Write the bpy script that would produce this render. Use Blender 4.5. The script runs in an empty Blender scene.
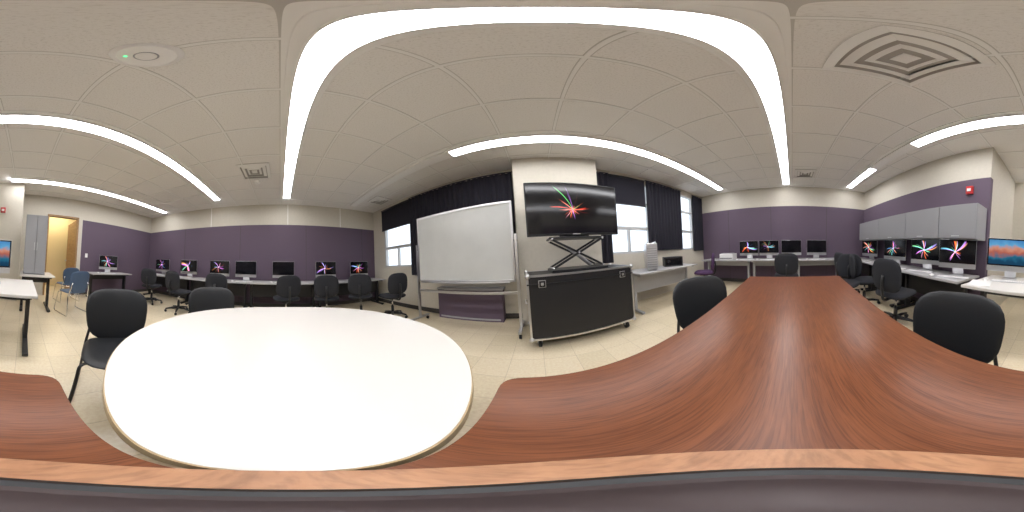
import bpy, bmesh, math, random
from mathutils import Matrix, Vector
random.seed(4)
S=bpy.context.scene
rad=math.radians
# ------------------------------------------------------------------ materials
def newmat(name):
    m=bpy.data.materials.new(name); m.use_nodes=True
    nt=m.node_tree; b=nt.nodes['Principled BSDF']
    return m,nt,b
def mat(name,col,rough=.5,metal=0,noise=0,nscale=30,spec=.5):
    m,nt,b=newmat(name)
    b.inputs['Base Color'].default_value=(*col,1); b.inputs['Roughness'].default_value=rough
    b.inputs['Metallic'].default_value=metal; b.inputs['Specular IOR Level'].default_value=spec
    if noise:
        tc=nt.nodes.new('ShaderNodeTexCoord'); n=nt.nodes.new('ShaderNodeTexNoise'); n.inputs['Scale'].default_value=nscale; n.inputs['Detail'].default_value=4
        r=nt.nodes.new('ShaderNodeValToRGB')
        r.color_ramp.elements[0].position=.3; r.color_ramp.elements[1].position=.7
        r.color_ramp.elements[0].color=(*[c*(1-noise) for c in col],1); r.color_ramp.elements[1].color=(*[min(1,c*(1+noise)) for c in col],1)
        nt.links.new(tc.outputs['Object'],n.inputs['Vector']); nt.links.new(n.outputs['Fac'],r.inputs[0]); nt.links.new(r.outputs[0],b.inputs['Base Color'])
    return m
def emis(name,col,st):
    m=bpy.data.materials.new(name); m.use_nodes=True; nt=m.node_tree; nt.nodes.clear()
    e=nt.nodes.new('ShaderNodeEmission'); o=nt.nodes.new('ShaderNodeOutputMaterial')
    e.inputs[0].default_value=(*col,1); e.inputs[1].default_value=st; nt.links.new(e.outputs[0],o.inputs[0]); return m
def wood(name,c1,c2,sx,sy,rough=.3,scale=1.0,mul=.4,spec=.5):
    m,nt,b=newmat(name)
    tc=nt.nodes.new('ShaderNodeTexCoord'); mp=nt.nodes.new('ShaderNodeMapping'); mp.inputs['Scale'].default_value=(sx,sy,sx)
    n=nt.nodes.new('ShaderNodeTexNoise'); n.inputs['Scale'].default_value=scale*3; n.inputs['Detail'].default_value=8; n.inputs['Roughness'].default_value=.62; n.inputs['Distortion'].default_value=.8
    r=nt.nodes.new('ShaderNodeValToRGB'); r.color_ramp.elements[0].position=.34; r.color_ramp.elements[1].position=.66
    r.color_ramp.elements[0].color=(*c1,1); r.color_ramp.elements[1].color=(*c2,1)
    nt.links.new(tc.outputs['Object'],mp.inputs[0]); nt.links.new(mp.outputs[0],n.inputs['Vector']); nt.links.new(n.outputs['Fac'],r.inputs[0])
    mp2=nt.nodes.new('ShaderNodeMapping'); mp2.inputs['Scale'].default_value=(sx*1.8,sy*6,sx)
    n2=nt.nodes.new('ShaderNodeTexNoise'); n2.inputs['Scale'].default_value=scale*4; n2.inputs['Detail'].default_value=3
    nt.links.new(tc.outputs['Object'],mp2.inputs[0]); nt.links.new(mp2.outputs[0],n2.inputs['Vector'])
    mx=nt.nodes.new('ShaderNodeMix'); mx.data_type='RGBA'; mx.blend_type='MULTIPLY'; mx.inputs[0].default_value=mul
    r2=nt.nodes.new('ShaderNodeValToRGB'); r2.color_ramp.elements[0].position=.35; r2.color_ramp.elements[1].position=.55; r2.color_ramp.elements[0].color=(.4,.36,.34,1)
    nt.links.new(n2.outputs['Fac'],r2.inputs[0]); nt.links.new(r.outputs[0],mx.inputs[6]); nt.links.new(r2.outputs[0],mx.inputs[7]); nt.links.new(mx.outputs[2],b.inputs['Base Color'])
    b.inputs['Roughness'].default_value=rough; b.inputs['Specular IOR Level'].default_value=spec
    return m
def floor_mat():
    m,nt,b=newmat('vinyl_tile')
    tc=nt.nodes.new('ShaderNodeTexCoord'); br=nt.nodes.new('ShaderNodeTexBrick'); br.offset=0
    for k,v in (('Scale',1),('Brick Width',.305),('Row Height',.305),('Mortar Size',.002),('Mortar Smooth',.1),('Bias',0)): br.inputs[k].default_value=v
    br.inputs['Color1'].default_value=(.65,.555,.385,1); br.inputs['Color2'].default_value=(.71,.61,.44,1); br.inputs['Mortar'].default_value=(.47,.39,.27,1)
    n=nt.nodes.new('ShaderNodeTexNoise'); n.inputs['Scale'].default_value=45; n.inputs['Detail'].default_value=5
    mx=nt.nodes.new('ShaderNodeMix'); mx.data_type='RGBA'; mx.blend_type='OVERLAY'; mx.inputs[0].default_value=.3
    nt.links.new(tc.outputs['Object'],br.inputs['Vector']); nt.links.new(tc.outputs['Object'],n.inputs['Vector'])
    nt.links.new(br.outputs['Color'],mx.inputs[6]); nt.links.new(n.outputs['Fac'],mx.inputs[7]); nt.links.new(mx.outputs[2],b.inputs['Base Color'])
    b.inputs['Roughness'].default_value=.28; return m
def ceil_mat():
    m,nt,b=newmat('acoustic_tile')
    tc=nt.nodes.new('ShaderNodeTexCoord'); n=nt.nodes.new('ShaderNodeTexNoise'); n.inputs['Scale'].default_value=80; n.inputs['Detail'].default_value=5; n.inputs['Roughness'].default_value=.8
    r=nt.nodes.new('ShaderNodeValToRGB'); e=r.color_ramp.elements; e[0].position=.35; e[1].position=.48
    e[0].color=(.67,.645,.60,1); e[1].color=(.84,.82,.785,1)
    nt.links.new(tc.outputs['Object'],n.inputs['Vector']); nt.links.new(n.outputs['Fac'],r.inputs[0]); nt.links.new(r.outputs[0],b.inputs['Base Color'])
    b.inputs['Roughness'].default_value=.9; return m
def flurry_mat(name,cols,seed,strength,cx=0,cz=0,R=.3,up=0,freq=4.0,th=(.57,.66)):
    m=bpy.data.materials.new(name); m.use_nodes=True; nt=m.node_tree; nt.nodes.clear(); N=nt.nodes.new; L=nt.links.new
    tc=N('ShaderNodeTexCoord'); sp=N('ShaderNodeSeparateXYZ'); L(tc.outputs['Object'],sp.inputs[0]); oi=N('ShaderNodeObjectInfo')
    def M(op,a,b=None):
        n=N('ShaderNodeMath'); n.operation=op
        for i,v in enumerate((a,b)):
            if v is None: continue
            if isinstance(v,(int,float)): n.inputs[i].default_value=v
            else: L(v,n.inputs[i])
        return n.outputs[0]
    def noise(sx,off):
        n=N('ShaderNodeTexNoise'); n.noise_dimensions='2D'; n.inputs['Scale'].default_value=1; n.inputs['Detail'].default_value=1.5
        cb=N('ShaderNodeCombineXYZ'); L(M('MULTIPLY',a,sx),cb.inputs[0]); L(M('ADD',M('MULTIPLY',oi.outputs['Random'],40),seed+off),cb.inputs[1]); L(cb.outputs[0],n.inputs['Vector']); return n.outputs['Fac']
    x=M('SUBTRACT',sp.outputs[0],cx); z=M('SUBTRACT',sp.outputs[2],cz)
    r=M('SQRT',M('ADD',M('MULTIPLY',x,x),M('MULTIPLY',z,z)))
    a=M('ADD',M('ARCTAN2',z,x),M('MULTIPLY',r,.35/R))
    rp=N('ShaderNodeValToRGB'); rp.color_ramp.elements[0].position=th[0]; rp.color_ramp.elements[1].position=th[1]; L(noise(freq,0),rp.inputs[0])
    ln=M('MULTIPLY',M('MAXIMUM',M('SUBTRACT',noise(2.5,13),.22),.02),R*2.2)
    if up: ln=M('MULTIPLY',ln,M('ADD',M('MULTIPLY',M('MAXIMUM',M('DIVIDE',z,M('ADD',r,.001)),-.6),.6),.7))
    fo=M('POWER',M('MAXIMUM',M('SUBTRACT',1,M('DIVIDE',r,ln)),0),.7)
    core=M('POWER',M('MAXIMUM',M('SUBTRACT',1,M('DIVIDE',r,R*.13)),0),1.5)
    v=M('ADD',M('MULTIPLY',rp.outputs[0],fo),M('MULTIPLY',core,.7))
    rc=N('ShaderNodeValToRGB'); el=rc.color_ramp.elements
    for i,c in enumerate(cols):
        p=.32+.36*i/(len(cols)-1)
        e=el[i] if i<2 else el.new(p)
        e.position=p; e.color=(*c,1)
    L(noise(2.2,27),rc.inputs[0])
    em=N('ShaderNodeEmission'); L(rc.outputs[0],em.inputs[0]); L(M('MULTIPLY',v,strength),em.inputs[1])
    gl=N('ShaderNodeBsdfPrincipled'); gl.inputs['Base Color'].default_value=(.006,.006,.008,1); gl.inputs['Roughness'].default_value=.12
    ad=N('ShaderNodeAddShader'); L(em.outputs[0],ad.inputs[0]); L(gl.outputs[0],ad.inputs[1]); o=N('ShaderNodeOutputMaterial'); L(ad.outputs[0],o.inputs[0])
    return m
def blue_screen():
    m=bpy.data.materials.new('desktop_picture'); m.use_nodes=True; nt=m.node_tree; nt.nodes.clear(); N=nt.nodes.new; L=nt.links.new
    tc=N('ShaderNodeTexCoord'); sp=N('ShaderNodeSeparateXYZ'); L(tc.outputs['Object'],sp.inputs[0])
    n=N('ShaderNodeTexNoise'); n.inputs['Scale'].default_value=9; n.inputs['Detail'].default_value=5; L(tc.outputs['Object'],n.inputs['Vector'])
    a=N('ShaderNodeMath'); a.operation='MULTIPLY_ADD'; a.inputs[1].default_value=.16; L(n.outputs['Fac'],a.inputs[0]); L(sp.outputs[2],a.inputs[2])
    mr=N('ShaderNodeMapRange'); mr.inputs[1].default_value=.2; mr.inputs[2].default_value=.62; L(a.outputs[0],mr.inputs[0])
    r=N('ShaderNodeValToRGB'); e=r.color_ramp.elements; e[0].position=0; e[0].color=(.01,.03,.06,1); e[1].position=1; e[1].color=(.05,.18,.4,1)
    for p,c in ((.3,(.01,.05,.1)),(.42,(.02,.12,.2)),(.55,(.35,.1,.07)),(.7,(.5,.22,.15)),(.8,(.1,.3,.5))):
        q=e.new(p); q.color=(*c,1)
    L(mr.outputs[0],r.inputs[0]); em=N('ShaderNodeEmission'); em.inputs[1].default_value=1.2; L(r.outputs[0],em.inputs[0])
    o=N('ShaderNodeOutputMaterial'); L(em.outputs[0],o.inputs[0]); return m
def glass_mat():
    m=bpy.data.materials.new('window_glass'); m.use_nodes=True; nt=m.node_tree; nt.nodes.clear(); N=nt.nodes.new; L=nt.links.new
    t=N('ShaderNodeBsdfTransparent'); g=N('ShaderNodeBsdfGlossy'); g.inputs['Roughness'].default_value=.05; x=N('ShaderNodeMixShader'); x.inputs[0].default_value=.06
    L(t.outputs[0],x.inputs[1]); L(g.outputs[0],x.inputs[2]); o=N('ShaderNodeOutputMaterial'); L(x.outputs[0],o.inputs[0]); return m

PURPLE=mat('purple_paint',(.115,.082,.118),.75,noise=.06,nscale=120)
BEIGE=mat('beige_paint',(.60,.56,.475),.7,noise=.03,nscale=20)
CREAM=mat('hall_paint',(.72,.6,.36),.7)
FLOOR=floor_mat(); CEIL=ceil_mat()
GRID=mat('grid_white',(.86,.85,.82),.6)
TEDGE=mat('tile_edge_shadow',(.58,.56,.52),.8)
WHITE=mat('white_laminate',(.68,.655,.61),.3)
GREYTOP=mat('grey_laminate',(.42,.41,.41),.4)
LGREY=mat('light_grey_metal',(.38,.38,.39),.45)
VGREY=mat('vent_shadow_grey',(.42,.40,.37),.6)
CABGREY=mat('cabinet_grey',(.30,.30,.31),.5)
BLACKM=mat('black_metal',(.015,.015,.017),.4)
BLACKP=mat('black_plastic',(.011,.012,.014),.45)
FABRIC=mat('black_fabric',(.016,.017,.022),.9,noise=.3,nscale=300)
BFAB=mat('blue_plastic',(.05,.09,.16),.5)
PFAB=mat('purple_fabric',(.07,.03,.09),.9)
CURT=mat('black_curtain',(.014,.013,.021),.95)
ALU=mat('aluminium',(.62,.62,.63),.35,metal=1)
CHROME=mat('chrome',(.8,.8,.8),.15,metal=1)
WBOARD=mat('whiteboard_enamel',(.54,.55,.53),.18,noise=.04,nscale=3)
WFRAME=mat('window_frame',(.55,.56,.56),.5)
WPLA=mat('white_plastic',(.88,.87,.85),.4)
RUB=mat('rubber_base',(.05,.045,.04),.6)
RED=mat('red_plastic',(.5,.02,.02),.4)
GREEN=emis('led_green',(.1,1,.3),3)
DIFF=emis('fluorescent_diffuser',(.975,.97,1),24)
HALLL=emis('hall_light',(1,.86,.6),26)
DWOOD=wood('door_wood',(.30,.17,.07),(.42,.26,.12),8,1,.5)
TWOOD=wood('table_veneer',(.14,.044,.016),(.20,.068,.026),1.6,16,.3,mul=.5,spec=.35)
EDGEW=wood('light_wood_edge',(.34,.155,.07),(.43,.215,.105),5,5,.4)
RIM=mat('tan_edge_band',(.45,.33,.18),.5)
CASE=mat('case_laminate',(.012,.012,.014),.45,noise=.3,nscale=200)
BLKSCR=mat('screen_off',(.006,.006,.008),.12)
FL=flurry_mat('screensaver',[(1,.12,.04),(1,.5,.1),(.8,.2,1),(.15,.5,1),(.3,1,.4)],3,3.2,.03,.33,.22,th=(.56,.64))
FLTV=flurry_mat('screensaver_tv',[(.2,.9,.25),(1,.06,.03),(1,.1,.05),(1,.4,.3),(.6,.25,.95)],5.3,2.6,.03,-.03,.48,up=1,freq=5.5,th=(.555,.62))
BLUE=blue_screen(); GLASS=glass_mat()
PAPER=mat('paper',(.8,.8,.78),.8); DARKB=mat('dark_brown_plastic',(.05,.034,.034),.5)
# ------------------------------------------------------------------ builder
class B:
    def __init__(s): s.v=[];s.f=[];s.fm=[];s.fs=[];s.mats=[]
    def mi(s,m):
        if m not in s.mats: s.mats.append(m)
        return s.mats.index(m)
    def raw(s,vs,fs,m,smooth=False):
        o=len(s.v); s.v+= [tuple(v) for v in vs]; k=s.mi(m)
        for f in fs: s.f.append([i+o for i in f]); s.fm.append(k); s.fs.append(smooth)
    def bm(s,bm,m,smooth=False,M=None):
        if M: bmesh.ops.transform(bm,matrix=M,verts=bm.verts)
        bm.verts.index_update()
        s.raw([v.co[:] for v in bm.verts],[[v.index for v in f.verts] for f in bm.faces],m,smooth); bm.free()
    def box(s,x0,x1,y0,y1,z0,z1,m,bev=0,M=None):
        b=bmesh.new(); bmesh.ops.create_cube(b,size=1)
        for v in b.verts: v.co=Vector(((x0+x1)/2+v.co.x*(x1-x0),(y0+y1)/2+v.co.y*(y1-y0),(z0+z1)/2+v.co.z*(z1-z0)))
        if bev: bmesh.ops.bevel(b,geom=b.edges[:],offset=bev,segments=2,affect='EDGES',profile=.6)
        s.bm(b,m,False,M)
    def tube(s,pts,r,m,seg=8,closed=False):
        P=[Vector(p) for p in pts]; n=len(P); vs=[];fs=[]
        up=None
        for i,p in enumerate(P):
            if closed: d=(P[(i+1)%n]-P[i-1]).normalized()
            elif i==0: d=(P[1]-P[0]).normalized()
            elif i==n-1: d=(P[-1]-P[-2]).normalized()
            else: d=((P[i+1]-p).normalized()+(p-P[i-1]).normalized()).normalized()
            if up is None:
                a=Vector((0,0,1)) if abs(d.z)<.9 else Vector((1,0,0)); up=(a-d*a.dot(d)).normalized()
            else: up=(up-d*up.dot(d)).normalized()
            sd=d.cross(up)
            rr=r[i] if isinstance(r,(list,tuple)) else r
            for k in range(seg):
                t=2*math.pi*(k+.5)/seg; vs.append(p+up*math.cos(t)*rr+sd*math.sin(t)*rr)
        for i in range(n if closed else n-1):
            j=(i+1)%n
            for k in range(seg): fs.append([i*seg+k,i*seg+(k+1)%seg,j*seg+(k+1)%seg,j*seg+k])
        if not closed: fs.append(list(range(seg))[::-1]); fs.append([(n-1)*seg+k for k in range(seg)])
        s.raw(vs,fs,m,seg>6)
    def disc(s,cx,cy,z0,z1,r,m,seg=48,r2=None):
        r2=r if r2 is None else r2; vs=[];fs=[]
        for k in range(seg):
            t=2*math.pi*k/seg; vs+= [(cx+r*math.cos(t),cy+r*math.sin(t),z0),(cx+r2*math.cos(t),cy+r2*math.sin(t),z1)]
        for k in range(seg): j=(k+1)%seg; fs.append([2*k,2*j,2*j+1,2*k+1])
        s.raw(vs,fs,m,True); s.raw(vs[1::2],[list(range(seg))],m); s.raw(vs[0::2],[list(range(seg))[::-1]],m)
    def sph(s,c,r,m):
        b=bmesh.new(); bmesh.ops.create_uvsphere(b,u_segments=12,v_segments=8,radius=r); s.bm(b,m,True,Matrix.Translation(c))
    def prism(s,poly,z0,z1,m,msides=None):
        n=len(poly); vs=[(x,y,z1) for x,y in poly]; s.raw(vs,[list(range(n))],m); s.raw([(x,y,z0) for x,y in poly],[list(range(n))[::-1]],m)
        vs=[(x,y,z0) for x,y in poly]+[(x,y,z1) for x,y in poly]; s.raw(vs,[[i,(i+1)%n,n+(i+1)%n,n+i] for i in range(n)],msides or m)
    def pad(s,w,h,t,m,fn,n=3.6,N=14):
        """rounded cushion: fn(a,b,off)->xyz"""
        vs=[];fs=[]
        for side in (1,-1):
            o=len(vs)
            for j in range(N+1):
                vv=-1+2*j/N; vv=math.sin(vv*math.pi/2)
                hw=(max(0,1-abs(vv)**n))**(1/n)
                for i in range(N+1):
                    u=math.sin((-1+2*i/N)*math.pi/2)
                    e=max(0,(1-abs(u)**6))**.5*max(0,(1-abs(vv)**6))**.5
                    vs.append(fn(u*w/2*hw,vv*h/2,side*t/2*e))
            for j in range(N):
                for i in range(N):
                    q=[o+j*(N+1)+i,o+j*(N+1)+i+1,o+(j+1)*(N+1)+i+1,o+(j+1)*(N+1)+i]
                    fs.append(q if side==1 else q[::-1])
        s.raw(vs,fs,m,True)
    def mesh(s,name):
        me=bpy.data.meshes.new(name); me.from_pydata(s.v,[],s.f)
        for m in s.mats: me.materials.append(m)
        me.polygons.foreach_set('material_index',s.fm); me.polygons.foreach_set('use_smooth',s.fs)
        me.validate(); me.update(); return me
    def obj(s,name,loc=(0,0,0),rz=0):
        return put(s.mesh(name),name,loc,rz)
def put(me,name,loc=(0,0,0),rz=0):
    o=bpy.data.objects.new(name,me); o.location=loc; o.rotation_euler=(0,0,rz); S.collection.objects.link(o); return o
def face(dx,dy): return math.atan2(dy,dx)-math.pi/2
def rpath(pts,r=.04,k=4):
    P=[Vector(p) for p in pts]; out=[P[0]]
    for i in range(1,len(P)-1):
        a=(P[i-1]-P[i]); b=(P[i+1]-P[i]); q=min(r,a.length*.45,b.length*.45); A=P[i]+a.normalized()*q; C=P[i]+b.normalized()*q
        for j in range(k+1):
            t=j/k; out.append(A*(1-t)**2+P[i]*2*t*(1-t)+C*t*t)
    out.append(P[-1]); return out
# ------------------------------------------------------------------ room shell
XW,XE,YN,YS,YSE,ZC,PT=-4.35,4.7,2.85,-4.5,-2.2,2.85,2.25
XC,YA=.88,-3.75
b=B(); b.box(XW-.1,XE+.1,-6.5,YN+.1,-.1,0,FLOOR); b.obj('floor')
b=B(); b.box(XW-.1,XE+.1,-6.5,YN+.1,ZC,ZC+.1,CEIL); b.obj('ceiling')
def wall(name,x0,x1,y0,y1):
    b=B(); b.box(x0,x1,y0,y1,0,ZC,BEIGE); return b.obj(name)
b=B(); b.box(XW-.1,XW,YS-.1,YN+.1,0,PT,PURPLE); b.box(XW-.1,XW,YS-.1,YN+.1,PT,ZC,BEIGE)
for y in (-2.9,-1.1,.7,2.4): b.box(XW,XW+.004,y-.004,y+.004,.1,PT,RUB)
for y in (-2.0,.2,1.7): b.box(XW,XW+.008,y-.01,y+.01,PT,ZC,GRID)
b.obj('wall_west')
b=B(); b.box(XE,XE+.1,YSE-.1,YN+.1,0,PT,PURPLE); b.box(XE,XE+.1,YSE-.1,YN+.1,PT,ZC,BEIGE)
for y in (-1.0,.6,1.9): b.box(XE-.004,XE,y-.004,y+.004,.1,PT,RUB)
b.obj('wall_east')
b=B(); b.box(XC,XE,YSE-.1,YSE,0,PT,PURPLE); b.box(XC,XE,YSE-.1,YSE,PT,ZC,BEIGE); b.obj('wall_southeast')
wall('wall_alcove_east',XC,XC+.1,YA-.1,YSE-.1)
wall('wall_alcove_south',.1,XC,YA-.1,YA)
wall('wall_return',.1,.2,YS-.1,YA-.1)
DX0,DX1,DZ=-1.5,-.58,2.3
b=B(); b.box(XW,DX0-.12,YS-.1,YS,0,PT,PURPLE); b.box(XW,DX0-.12,YS-.1,YS,PT,ZC,BEIGE); b.box(DX0-.12,DX0,YS-.1,YS,0,ZC,BEIGE)
b.box(DX0,DX1,YS-.1,YS,DZ,ZC,BEIGE); b.box(DX1,.1,YS-.1,YS,0,ZC,BEIGE); b.obj('wall_south')
wins=[(-3.78,-2.66),(1.3,2.45),(3.45,4.15)]; WZ0,WZ1=1.05,2.68
b=B(); xs=[XW]+[v for w in wins for v in w]+[XE]
for i in range(0,len(xs),2): b.box(xs[i],xs[i+1],YN,YN+.1,0,ZC,BEIGE)
for w in wins: b.box(w[0],w[1],YN,YN+.1,0,WZ0,BEIGE); b.box(w[0],w[1],YN,YN+.1,WZ1,ZC,BEIGE)
b.obj('wall_north')
for i,(a,c) in enumerate(wins):
    b=B(); f=.045
    b.box(a,a+f,YN+.0,YN+.09,WZ0,WZ1,WFRAME); b.box(c-f,c,YN,YN+.09,WZ0,WZ1,WFRAME)
    b.box(a,c,YN,YN+.09,WZ0,WZ0+f,WFRAME); b.box(a,c,YN,YN+.09,WZ1-f,WZ1,WFRAME)
    b.box(a,c,YN+.01,YN+.08,1.55,1.62,WFRAME); b.box(a,c,YN+.01,YN+.08,2.14,2.19,WFRAME)
    if i<2: b.box((a+c)/2-.02,(a+c)/2+.02,YN+.01,YN+.08,WZ0,1.58,WFRAME)
    b.box(a+.01,c-.01,YN+.05,YN+.055,WZ0+.01,WZ1-.01,GLASS)
    b.obj('window_%d'%(i+1))
b=B(); b.box(-.27,1.07,2.5,YN,0,ZC,BEIGE); b.obj('wall_column')
def curtain(x0,x1,z0,z1,y=YN-.065,amp=.022,wl=.11):
    b=B(); n=max(8,int((x1-x0)/wl*8)); vs=[];fs=[]
    for j,z in enumerate((z0,z0*.5+z1*.5,z1)):
        for i in range(n+1):
            x=x0+(x1-x0)*i/n; vs.append((x,y+amp*math.sin(2*math.pi*x/wl)*(1-.25*j/2)+.006*math.sin(x*17+j),z))
    for j in range(2):
        for i in range(n): k=j*(n+1)+i; fs.append([k,k+1,k+n+2,k+n+1])
    b.raw(vs,fs,CURT,True); b.tube([(x0-.02,y,z1+.012),(x1+.02,y,z1+.012)],.012,BLACKM)
    b.obj('curtain')
def blind(x0,x1,z0,z1,y=YN-.03):
    b=B(); b.box(x0,x1,y-.004,y,z0,z1,CURT); b.tube([(x0,y,z1+.015),(x1,y,z1+.015)],.025,BLACKM); b.box(x0,x1,y-.01,y+.004,z0-.02,z0,BLACKM); b.obj('roller_blind')
blind(-3.85,-2.7,2.12,2.72); curtain(-2.66,-.32,.85,2.74); blind(1.44,2.32,2.1,2.72); curtain(1.1,1.42,.9,2.74); curtain(2.34,3.55,1.08,2.74); curtain(4.08,4.6,1.0,2.74)
for n,a in (('west',(XW,XW+.012,YS,YN)),('east',(XE-.012,XE,YSE,YN)),('north',(XW,-.27,YN-.012,YN)),('southeast',(XC,XE,YSE,YSE+.012)),('south',(XW,DX0-.1,YS,YS+.012))):
    b=B(); b.box(a[0],a[1],a[2],a[3],0,.1,RUB); b.obj('baseboard_'+n)
b=B()
y=-4.2
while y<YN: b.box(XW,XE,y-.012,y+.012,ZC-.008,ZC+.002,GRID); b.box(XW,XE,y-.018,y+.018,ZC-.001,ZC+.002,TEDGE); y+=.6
x=.31-.61*7
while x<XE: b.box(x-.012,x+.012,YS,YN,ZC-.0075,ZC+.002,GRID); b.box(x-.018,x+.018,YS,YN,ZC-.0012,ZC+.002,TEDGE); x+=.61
b.obj('ceiling_grid')
def strip(y,x0,x1,lit):
    b=B(); b.box(x0,x1,y-.13,y+.13,ZC-.015,ZC+.001,GRID,.004); b.box(x0,x1,y-.085,y-.075,ZC-.05,ZC-.015,GRID); b.box(x0,x1,y+.075,y+.085,ZC-.05,ZC-.015,GRID)
    for a,c,on in lit: b.box(a+.01,c-.01,y-.075,y+.075,ZC-.048,ZC-.015,DIFF if on else WPLA)
    b.obj('fluorescent_light')
strip(1.93,-3.95,4.27,[(-3.95,-1.0,0),(-1.0,4.27,1)])
strip(.14,-3.8,4.35,[(-3.8,4.35,1)])
strip(-1.56,-3.7,4.35,[(-3.7,1.77,1),(1.77,2.98,0),(2.98,4.35,1)])
strip(-3.5,-4.0,.4,[(-4.0,.4,1)])
def diffuser(x,y,s,n=4):
    b=B()
    for i in range(n):
        o=s/2*(1-i/n); w=.05; zz=ZC-.034+.006*i
        b.raw([(x-o,y-o,zz+.02),(x+o,y-o,zz+.02),(x+o,y+o,zz+.02),(x-o,y+o,zz+.02),(x-o+w,y-o+w,zz),(x+o-w,y-o+w,zz),(x+o-w,y+o-w,zz),(x-o+w,y+o-w,zz)],[[0,1,5,4],[1,2,6,5],[2,3,7,6],[3,0,4,7]],GRID)
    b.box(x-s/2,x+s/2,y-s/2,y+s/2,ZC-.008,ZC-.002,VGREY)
    b.box(x-s/12,x+s/12,y-s/12,y+s/12,ZC-.025,ZC-.006,GRID)
    b.obj('ceiling_vent')
diffuser(.63,-.44,.56,4); diffuser(-2.6,-.44,.52); diffuser(3.7,-.3,.45); diffuser(-3.35,2.4,.45)
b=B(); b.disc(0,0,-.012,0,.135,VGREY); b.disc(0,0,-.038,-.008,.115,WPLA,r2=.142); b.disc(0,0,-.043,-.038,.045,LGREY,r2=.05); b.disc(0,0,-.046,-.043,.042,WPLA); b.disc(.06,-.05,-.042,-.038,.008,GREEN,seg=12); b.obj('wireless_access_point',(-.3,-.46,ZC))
b=B(); b.disc(0,0,-.05,0,.05,WPLA,r2=.06,seg=24); b.obj('smoke_detector',(-3.0,-.45,ZC))
# door
b=B()
b.box(DX0,DX0+.05,YS-.12,YS+.02,0,DZ,DWOOD); b.box(DX1-.05,DX1,YS-.12,YS+.02,0,DZ,DWOOD); b.box(DX0,DX1,YS-.12,YS+.02,DZ-.05,DZ,DWOOD)
b.box(DX0+.01,DX0+.05,YS-.98,YS-.12,.01,DZ-.06,DWOOD,.003); b.sph((DX0+.09,YS-.9,1.0),.03,ALU); b.tube([(DX0+.05,YS-.9,1.0),(DX0+.09,YS-.9,1.0)],.01,ALU)
b.obj('door_1')
b=B(); b.box(-3,1,-6.2,-6.1,0,ZC,CREAM); b.obj('wall_hallway_back')
b=B(); b.box(-3.1,-3,-6.2,YS-.1,0,ZC,CREAM); b.obj('wall_hallway_west')
b=B(); b.box(1,1.1,-6.2,YS-.1,0,ZC,CREAM); b.obj('wall_hallway_east')
b=B(); b.box(-1.6,-.5,-5.7,-5.4,ZC-.04,ZC,HALLL); b.box(-1.65,-.45,-5.75,-5.35,ZC-.02,ZC+.001,GRID); b.obj('hallway_light')
# ------------------------------------------------------------------ tables
def arcpoly(pts,r,k=6):
    out=[];n=len(pts)
    for i in range(n):
        p=Vector(pts[i]);a=(Vector(pts[i-1])-p).normalized();c=(Vector(pts[(i+1)%n])-p).normalized();A=p+a*r;C=p+c*r
        for j in range(k+1): t=j/k; q=A*(1-t)**2+p*2*t*(1-t)+C*t*t; out.append((q.x,q.y))
    return out
H=.74
pl=arcpoly([(-.105,-.395),(1.83,-.54),(1.83,.49),(-.105,.395)],.05)
b=B(); b.prism(pl,H-.03,H,TWOOD,BLACKP)
for x in (.2,1.5):
    b.box(x-.03,x+.03,-.05,.05,.06,H-.03,BLACKM); b.box(x-.035,x+.035,-.33,.33,.012,.06,BLACKM,.01); b.box(x-.03,x+.03,-.3,.3,H-.07,H-.03,BLACKM)
    for s in (-1,1): b.disc(x,s*.3,0,.014,.02,BLACKP,seg=12)
b.box(.2,1.5,-.015,.015,.35,.6,BLACKM); b.obj('conference_table')
cx,cy=-.775,.045
def sup(a,c,n=2.2,K=120):
    out=[]
    for k in range(K):
        t=2*math.pi*k/K; x,y=math.cos(t),math.sin(t); out.append((cx+a*math.copysign(abs(x)**(2/n),x),cy+c*math.copysign(abs(y)**(2/n),y)))
    return out
b=B(); b.prism(sup(.662,.685),H-.03,H-.002,RIM); b.prism(sup(.659,.682),H-.002,H,WHITE)
b.tube([(cx,cy,.05),(cx,cy,H-.03)],.045,BLACKM,16)
for k in range(4):
    t=math.pi/4+k*math.pi/2; b.tube([(cx,cy,.07),(cx+.42*math.cos(t),cy+.42*math.sin(t),.035)],[.035,.022],BLACKM); b.disc(cx+.4*math.cos(t),cy+.4*math.sin(t),0,.03,.02,BLACKP,12)
    b.tube([(cx,cy,H-.05),(cx+.3*math.cos(t),cy+.3*math.sin(t),H-.045)],.015,BLACKM)
b.obj('round_table')
b=B(); b.disc(0,0,H+.0005,H+.01,.116,EDGEW,64); b.disc(0,0,H+.01,H+.018,.073,BLACKP,64,r2=.066); b.disc(0,0,H+.018,H+.03,.055,DARKB,48,r2=.03)
b.tube([(0,0,H+.03),(0,0,1.02)],.011,DARKB,16); b.obj('camera_stand')
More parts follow.
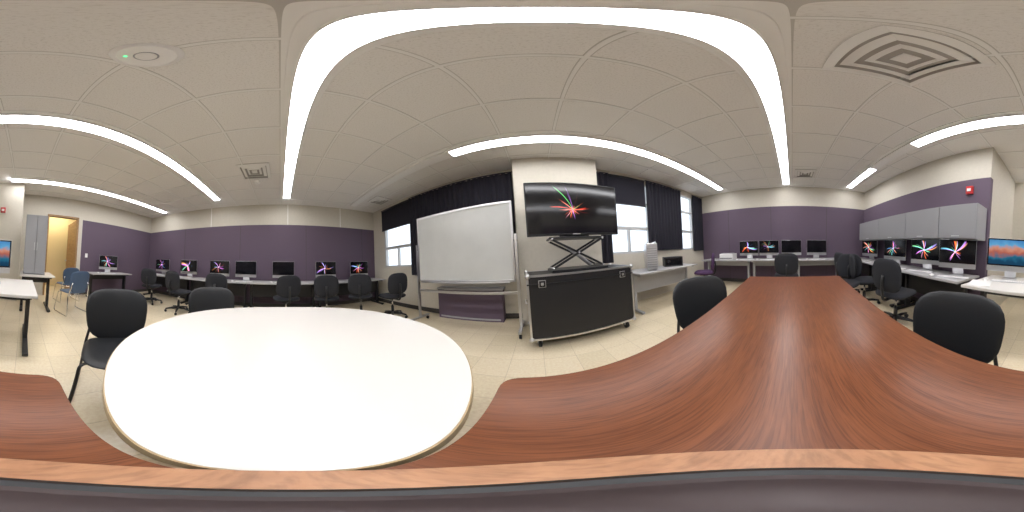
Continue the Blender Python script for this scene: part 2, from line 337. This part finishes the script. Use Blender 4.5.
# ------------------------------------------------------------------ chairs
def sled_chair(seat,frame,name,w=.48):
    b=B()
    b.pad(.46,.44,.035,seat,lambda x,y,o:(x,y,.445+o+.10*x*x-.5*max(0,y-.12)**2+.25*(max(0,-y-.1)**2)),3.4)
    def fb(x,z,o):
        x=x*(1+.22*z/.43)*.98
        return (x,-.215-.16*(z+.18)+.75*x*x+o,.655+z)
    b.pad(w,.43,.032,seat,fb,3.2)
    for s in (-1,1):
        x=s*.225
        p=rpath([(s*.17,.12,.425),(x,.16,.42),(x+s*.03,.24,.012),(x+s*.03,-.25,.012),(x,-.19,.40),(s*.2,-.235,.54),(s*.17,-.24,.66)],.05)
        b.tube(p,.011,frame,8)
    b.tube([(-.17,.12,.425),(.17,.12,.425)],.011,frame); b.tube([(-.225,-.19,.41),(.225,-.19,.41)],.011,frame)
    return b.mesh(name)
def task_chair(fab,name):
    b=B()
    for k in range(5):
        t=math.pi/2+k*2*math.pi/5; c,s=math.cos(t),math.sin(t)
        b.tube([(0,0,.11),(.15*c,.15*s,.10),(.28*c,.28*s,.075)],[.03,.022,.016],BLACKP)
        b.tube([(.28*c-.022*s,.28*s+.022*c,.028),(.28*c+.022*s,.28*s-.022*c,.028)],.028,BLACKP,12); b.tube([(.28*c,.28*s,.03),(.28*c,.28*s,.08)],.008,BLACKM)
    b.tube([(0,0,.08),(0,0,.26)],.028,BLACKP,12); b.tube([(0,0,.26),(0,0,.42)],.016,CHROME,12)
    b.box(-.1,.1,-.1,.1,.41,.44,BLACKM,.008)
    b.pad(.49,.47,.085,fab,lambda x,y,o:(x,y,.475+o+.08*x*x-.4*max(0,y-.14)**2),3.6)
    b.tube(rpath([(0,-.05,.42),(0,-.27,.42),(0,-.30,.62),(0,-.285,.75)],.06),.018,BLACKM)
    b.pad(.46,.42,.07,fab,lambda x,z,o:(x,-.245-.08*z+.5*x*x+o+.25*z*z,.74+z),3.2)
    return b.mesh(name)
SC=sled_chair(BLACKP,BLACKM,'stacking_chair'); SCB=sled_chair(BFAB,CHROME,'blue_stacking_chair',.44); TC=task_chair(FABRIC,'office_chair'); TP=task_chair(PFAB,'purple_office_chair')
def chair_back(me,name,x,y,fx,fy,off=.22):
    d=Vector((fx,fy)).normalized(); put(me,name,(x+d.x*off,y+d.y*off,0),face(fx,fy))
chair_back(SC,'stacking_chair',1.04,.66,-.5,-1)
chair_back(SC,'stacking_chair',.405,-.665,-.3,1,.2)
chair_back(SC,'stacking_chair',-.71,-1.06,.5,1)
chair_back(SC,'stacking_chair',-1.53,-.66,1,.7,.2)
chair_back(TC,'office_chair',2.7,-1.0,-.8,.6,.25)
put(TC,'office_chair',(3.3,.12,0),face(1,.05))
for x,y,fx,fy in [(-3.0,-2.1,-1,.2),(-3.15,-1.2,-1,0),(-3.2,.12,-1,-.2),(-3.1,.9,-1,.3),(-3.0,1.6,-.8,.5),(-2.6,2.1,-1,.1),(-3.15,-3.1,-1,-.3)]:
    put(TC,'office_chair',(x,y,0),face(fx,fy))
for x,y,fx,fy in [(1.72,-1.3,.3,-1),(2.6,-1.25,-.2,-1),(3.3,-1.2,.2,-1)]: put(TC,'office_chair',(x,y,0),face(fx,fy))
put(TP,'office_chair',(3.45,2.1,0),face(-.5,1))
put(SCB,'blue_stacking_chair',(-.98,-3.05,0),face(.3,-1)); put(SCB,'blue_stacking_chair',(-1.1,-3.95,0),face(.2,-1))
# ------------------------------------------------------------------ desks
def desk(x0,x1,y0,y1,top,leg,along='x',modesty=None,z=.73,panel=False,name='computer_desk'):
    b=B(); cx,cy=(x0+x1)/2,(y0+y1)/2; w,d=(x1-x0)/2,(y1-y0)/2
    b.box(-w,w,-d,d,z-.028,z,top,.004)
    def legset(px,py,ax):
        if ax=='x':
            b.box(px-.025,px+.025,-.05,.05,.05,z-.03,leg); b.box(px-.03,px+.03,-d+.06,d-.06,.012,.05,leg,.008); b.box(px-.02,px+.02,-d+.08,d-.08,z-.06,z-.028,leg)
            for s in (-1,1): b.disc(px,s*(d-.1),0,.014,.02,BLACKP,10)
        else:
            b.box(-.05,.05,py-.025,py+.025,.05,z-.03,leg); b.box(-w+.06,w-.06,py-.03,py+.03,.012,.05,leg,.008); b.box(-w+.08,w-.08,py-.02,py+.02,z-.06,z-.028,leg)
            for s in (-1,1): b.disc(s*(w-.1),py,0,.014,.02,BLACKP,10)
    if along=='x':
        legset(-w+.07,0,'x'); legset(w-.07,0,'x'); b.box(-w+.07,w-.07,-.012,.012,.35 if panel else .55,z-.03,modesty or leg)
    else:
        legset(0,-d+.07,'y'); legset(0,d-.07,'y'); b.box(-.012,.012,-d+.07,d-.07,.35 if panel else .55,z-.03,modesty or leg)
    return b.obj(name,(cx,cy,0))
for a,c in ((-4.05,-2.42),(-2.4,-.78),(-.76,.88),(.9,2.7)): desk(-4.3,-3.6,a,c,GREYTOP,BLACKM,'y',panel=True)
desk(-3.0,-1.75,-4.4,-3.8,GREYTOP,BLACKM,'x')
desk(-.15,.84,-2.4,-1.45,WHITE,BLACKM,'x')
desk(-.6,.06,-3.7,-2.95,WHITE,BLACKM,'x')
for a,c in ((.95,2.2),(2.22,3.45),(3.47,4.65)): desk(a,c,-2.17,-1.55,GREYTOP,BLACKM,'x',panel=True)
for a,c in ((-1.3,-.1),(-.08,1.1),(1.12,2.5)): desk(4.0,4.65,a,c,GREYTOP,LGREY,'y')
desk(1.5,3.1,2.05,2.68,GREYTOP,LGREY,'x',modesty=LGREY,panel=True)
# ------------------------------------------------------------------ computers
def imac(scr,name,w=.53,h=.40,chin=.07,z0=.1):
    b=B(); b.box(-w/2,w/2,-.012,.012,z0,z0+h,ALU,.006)
    b.pad(w*.9,h*.9,.03,ALU,lambda x,z,o:(x,-.012+min(o,0),z0+h/2+z))
    b.box(-w/2+.004,w/2-.004,.0115,.0135,z0+chin,z0+h-.004,BLKSCR)
    b.box(-w/2+.022,w/2-.022,.0125,.0145,z0+chin+.018,z0+h-.022,scr)
    b.box(-.095,.095,-.12,.07,0,.007,ALU,.002)
    b.raw([(-.08,-.1,.006),(.08,-.1,.006),(.08,-.02,z0+.12),(-.08,-.02,z0+.12),(-.08,-.112,.006),(.08,-.112,.006),(.08,-.034,z0+.12),(-.08,-.034,z0+.12)],[[0,1,2,3],[7,6,5,4],[0,3,7,4],[1,5,6,2],[3,2,6,7],[0,4,5,1]],ALU)
    return b.mesh(name)
IF=imac(FL,'desktop_computer'); IO=imac(BLKSCR,'desktop_computer_off'); I27=imac(BLUE,'desktop_computer_large',.65,.45,.08,.1)
b=B(); b.box(-.21,.21,-.057,.057,0,.009,ALU,.003)
for r in range(5):
    for c in range(14): b.box(-.2+c*.0287,-.2+c*.0287+.025,-.05+r*.0205,-.05+r*.0205+.017,.009,.012,WPLA)
KB=b.mesh('keyboard')
b=B(); b.pad(.058,.11,.026,WPLA,lambda x,y,o:(x,y,.013+o),2.6,8); MO=b.mesh('computer_mouse')
def station(x,y,fx,fy,me,z=.731,kb=True):
    d=Vector((fx,fy)).normalized(); rz=face(fx,fy); put(me,'desktop_computer',(x,y,z),rz)
    if kb:
        put(KB,'keyboard',(x+d.x*.2,y+d.y*.2,z),rz+math.pi); s=Vector((d.y,-d.x)); put(MO,'computer_mouse',(x+d.x*.22+s.x*.28,y+d.y*.22+s.y*.28,z),rz)
for y,me in ((-3.5,IF),(-2.5,IF),(-1.55,IF),(-.85,IO),(.08,IO),(1.15,IF),(2.1,IF)): station(-4.0,y,1,-y*.03,me)
station(-2.35,-4.12,.45,1,IF)
for y,me in ((1.18,IF),(.62,IF),(.02,IO),(-.66,IO)): station(4.35,y,-1,0,me)
for x,me in ((3.75,IF),(2.65,IF),(1.8,IF),(1.2,IF)): station(x,-1.93,-.35,1,me)
station(.5,-2.15,-.15,1,I27)
b=B(); b.box(-.1,.1,-.22,.22,.02,.49,ALU,.012)
for k in range(9): b.box(-.085,.085,-.223,-.219,.06+k*.04,.08+k*.04,LGREY)
for s in (-1,1):
    for z in (0,.50): b.tube(rpath([(s*.07,-.2,.02+z*.94),(s*.07,-.2,z+.008),(s*.07,.2,z+.008),(s*.07,.2,.02+z*.94)],.01),.008,ALU)
b.obj('tower_computer',(2.0,2.37,.731),rad(-32))
b=B(); b.box(-.2,.2,-.12,.12,0,.2,BLACKP,.01); b.box(-.17,.17,-.125,-.118,.03,.17,BLKSCR); b.tube([(-.1,-.125,.1),(-.1,-.13,.1)],.03,BLACKM,12); b.obj('desktop_speaker',(2.6,2.36,.731),rad(-35))
b=B(); b.box(-.2,.2,-.18,.18,0,.16,WPLA,.015); b.box(-.18,.18,-.19,-.15,.03,.05,BLACKP); b.box(-.16,.16,-.13,.12,.16,.175,LGREY,.004); b.obj('printer',(4.35,1.8,.731),rad(-90))
b=B(); b.box(-.12,.12,-.16,.16,0,.004,PAPER); b.obj('paper_sheet',(.72,-1.68,.731),rad(15))
b=B(); zb,zt=1.24,1.72
b.box(.9,4.25,YSE+.015,-1.87,zb,zt,CABGREY)
sp=[.9,1.5,2.25,3.2,4.25]
for a,c in zip(sp,sp[1:]):
    b.box(a+.006,c-.006,-1.87,-1.85,zb+.01,zt-.01,CABGREY,.004); b.box((a+c)/2-.06,(a+c)/2+.06,-1.85,-1.838,zb+.03,zb+.045,ALU)
b.obj('overhead_cabinet')
b=B(); b.box(-.42,.0,-3.7,-3.15,.731,1.9,CABGREY,.005); b.box(-.41,-.215,-3.148,-3.13,.75,1.88,CABGREY,.003); b.box(-.205,-.01,-3.148,-3.13,.75,1.88,CABGREY,.003); b.box(-.24,-.23,-3.13,-3.115,1.2,1.35,ALU); b.box(-.19,-.18,-3.13,-3.115,1.2,1.35,ALU); b.obj('storage_cabinet')
def alarm(x,y,z,fx,fy):
    b=B(); b.box(-.055,.055,0,.045,-.065,.065,RED,.006); b.box(-.03,.03,.045,.06,-.03,.02,WPLA,.004); b.obj('fire_alarm',(x,y,z),face(fx,fy))
alarm(1.2,YSE,2.05,0,1); alarm(.55,YA,2.12,0,1)
b=B(); b.box(-.04,.04,0,.008,-.06,.06,WPLA,.003); b.box(-.012,.012,.008,.016,-.02,.02,WPLA); b.obj('light_switch',(-1.8,YS,1.2),0)
# ------------------------------------------------------------------ whiteboard
b=B(); W2,z0,z1=.82,.80,1.925
b.box(-W2,W2,-.012,.012,z0,z1,WBOARD)
for q in ((-W2-.015,W2+.015,z0-.02,z0+.015),(-W2-.015,W2+.015,z1-.015,z1+.02)): b.box(q[0],q[1],-.02,.02,q[2],q[3],ALU,.004)
for s in (-1,1):
    b.box(s*W2-.015,s*W2+.015,-.02,.02,z0,z1,ALU,.004); x=s*(W2+.042)
    b.box(x-.02,x+.02,-.02,.02,.1,1.45,ALU,.004); b.box(x-.022,x+.022,-.24,.24,.075,.11,ALU,.006); b.tube([(s*W2,0,1.36),(x+s*.02,0,1.36)],.02,BLACKP)
    for t in (-1,1):
        b.tube([(x-.015,t*.21,.03),(x+.015,t*.21,.03)],.03,BLACKP,14); b.tube([(x,t*.21,.03),(x,t*.21,.08)],.01,BLACKM)
b.box(-W2-.04,W2+.04,-.018,.018,.60,.64,ALU,.004); b.box(-.75,.75,.012,.07,z0-.03,z0-.015,ALU)
b.obj('mobile_whiteboard',(-1.13,2.245,0),rad(180))
b=B(); b.box(-1.85,-.6,2.64,YN-.02,0,.58,PURPLE); b.box(-1.87,-.58,2.63,YN-.015,.58,.62,LGREY,.004); b.box(-1.8,-.65,2.632,2.64,.03,.06,LGREY); b.obj('radiator_cover')
# ------------------------------------------------------------------ road case, lift, television
b=B(); W,D,z0,z1=.665,.285,.13,.91
b.box(-W+.01,W-.01,-D+.01,D-.01,z0+.005,z1-.005,CASE)
e=.022
for s in (-1,1):
    for t in (-1,1):
        x,y=s*W,t*D; b.box(min(x,x-s*e),max(x,x-s*e),min(y,y-t*e),max(y,y-t*e),z0,z1,ALU)
        for z in (z0,z1): b.sph((x-s*.012,y-t*.012,z+(.012 if z==z0 else -.012)),.03,ALU)
        cxx,cyy=s*(W-.1),t*(D-.08); b.tube([(cxx-.018,cyy,.05),(cxx+.018,cyy,.05)],.05,BLACKP,16); b.box(cxx-.03,cxx+.03,cyy-.03,cyy+.03,.1,z0,ALU); b.tube([(cxx-.024,cyy,.05),(cxx-.024,cyy,.11)],.008,ALU); b.tube([(cxx+.024,cyy,.05),(cxx+.024,cyy,.11)],.008,ALU)
    for z in (z0,z1-e):
        b.box(-W,W,min(s*D,s*(D-e)),max(s*D,s*(D-e)),z,z+e,ALU); b.box(min(s*W,s*(W-e)),max(s*W,s*(W-e)),-D,D,z,z+e,ALU)
b.box(-W,W,D-.012,D+.002,z1-.11,z1-.095,BLACKM)
for x in (-.5,.5): b.box(x-.04,x+.04,D-.01,D+.004,z1-.14,z1-.06,ALU,.004); b.box(x-.033,x+.033,D+.003,D+.007,z1-.133,z1-.067,BLACKM); b.box(x-.015,x+.015,D+.006,D+.016,z1-.115,z1-.085,ALU,.003)
for s in (-1,1): b.tube(rpath([(s*(W-.005),-.09,.55),(s*(W+.02),-.09,.55),(s*(W+.02),.09,.55),(s*(W-.005),.09,.55)],.01),.008,ALU)
b.obj('road_case',(.52,2.055,0),rad(184.7))
b=B(); b.box(-.36,.36,-.2,.2,.911,.935,BLACKM,.004); b.box(-.36,.36,-.16,.12,1.31,1.33,BLACKM,.004)
for y in (-.14,.11):
    b.tube([(-.33,y,.95),(.33,y,1.30)],.018,BLACKM,4); b.tube([(.33,y+.02,.95),(-.33,y+.02,1.30)],.018,BLACKM,4)
for x,z in ((-.33,.95),(.33,.95),(-.33,1.30),(.33,1.30),(0,1.125)): b.tube([(x,-.16,z),(x,.15,z)],.012,ALU)
b.tube([(-.2,0,.95),(.1,0,1.2)],.025,LGREY,12)
b.obj('scissor_lift',(.52,2.08,0),rad(184))
b=B(); b.box(-.615,.615,-.03,.02,-.36,.355,BLACKP,.008); b.box(-.4,.4,-.06,-.03,-.25,.2,BLACKP,.01); b.box(-.2,.2,-.09,-.06,-.379,.15,BLACKM); b.box(-.6,.6,.0195,.0215,-.335,.34,FLTV); b.box(-.05,.05,.02,.023,-.353,-.343,ALU)
b.obj('television',(.52,2.0,1.71),rad(184))
# ------------------------------------------------------------------ world, camera
w=bpy.data.worlds.new('sky'); S.world=w; w.use_nodes=True; bg=w.node_tree.nodes['Background']; bg.inputs[0].default_value=(.82,.9,1,1); bg.inputs[1].default_value=1.8
r_,p_,w_=rad(3.74),rad(-1.03),rad(8.45)
def M3(a): return Matrix(a)
Rr=M3(((math.cos(r_),0,math.sin(r_)),(0,1,0),(-math.sin(r_),0,math.cos(r_))))
Rp=M3(((1,0,0),(0,math.cos(p_),math.sin(p_)),(0,-math.sin(p_),math.cos(p_))))
Rw=M3(((math.cos(w_),-math.sin(w_),0),(math.sin(w_),math.cos(w_),0),(0,0,1)))
A=Rw@Rp@Rr
X,Y,Z=A.col[0],A.col[2],-A.col[1]
cm=Matrix(((X.x,Y.x,Z.x,0),(X.y,Y.y,Z.y,0),(X.z,Y.z,Z.z,1.10),(0,0,0,1)))
c=bpy.data.cameras.new('panorama_camera'); c.type='PANO'
try: c.cycles.panorama_type='EQUIRECTANGULAR'
except Exception: c.panorama_type='EQUIRECTANGULAR'
c.clip_start=.01
co=bpy.data.objects.new('panorama_camera',c); S.collection.objects.link(co); co.matrix_world=cm; S.camera=co
S.view_settings.view_transform='Standard'
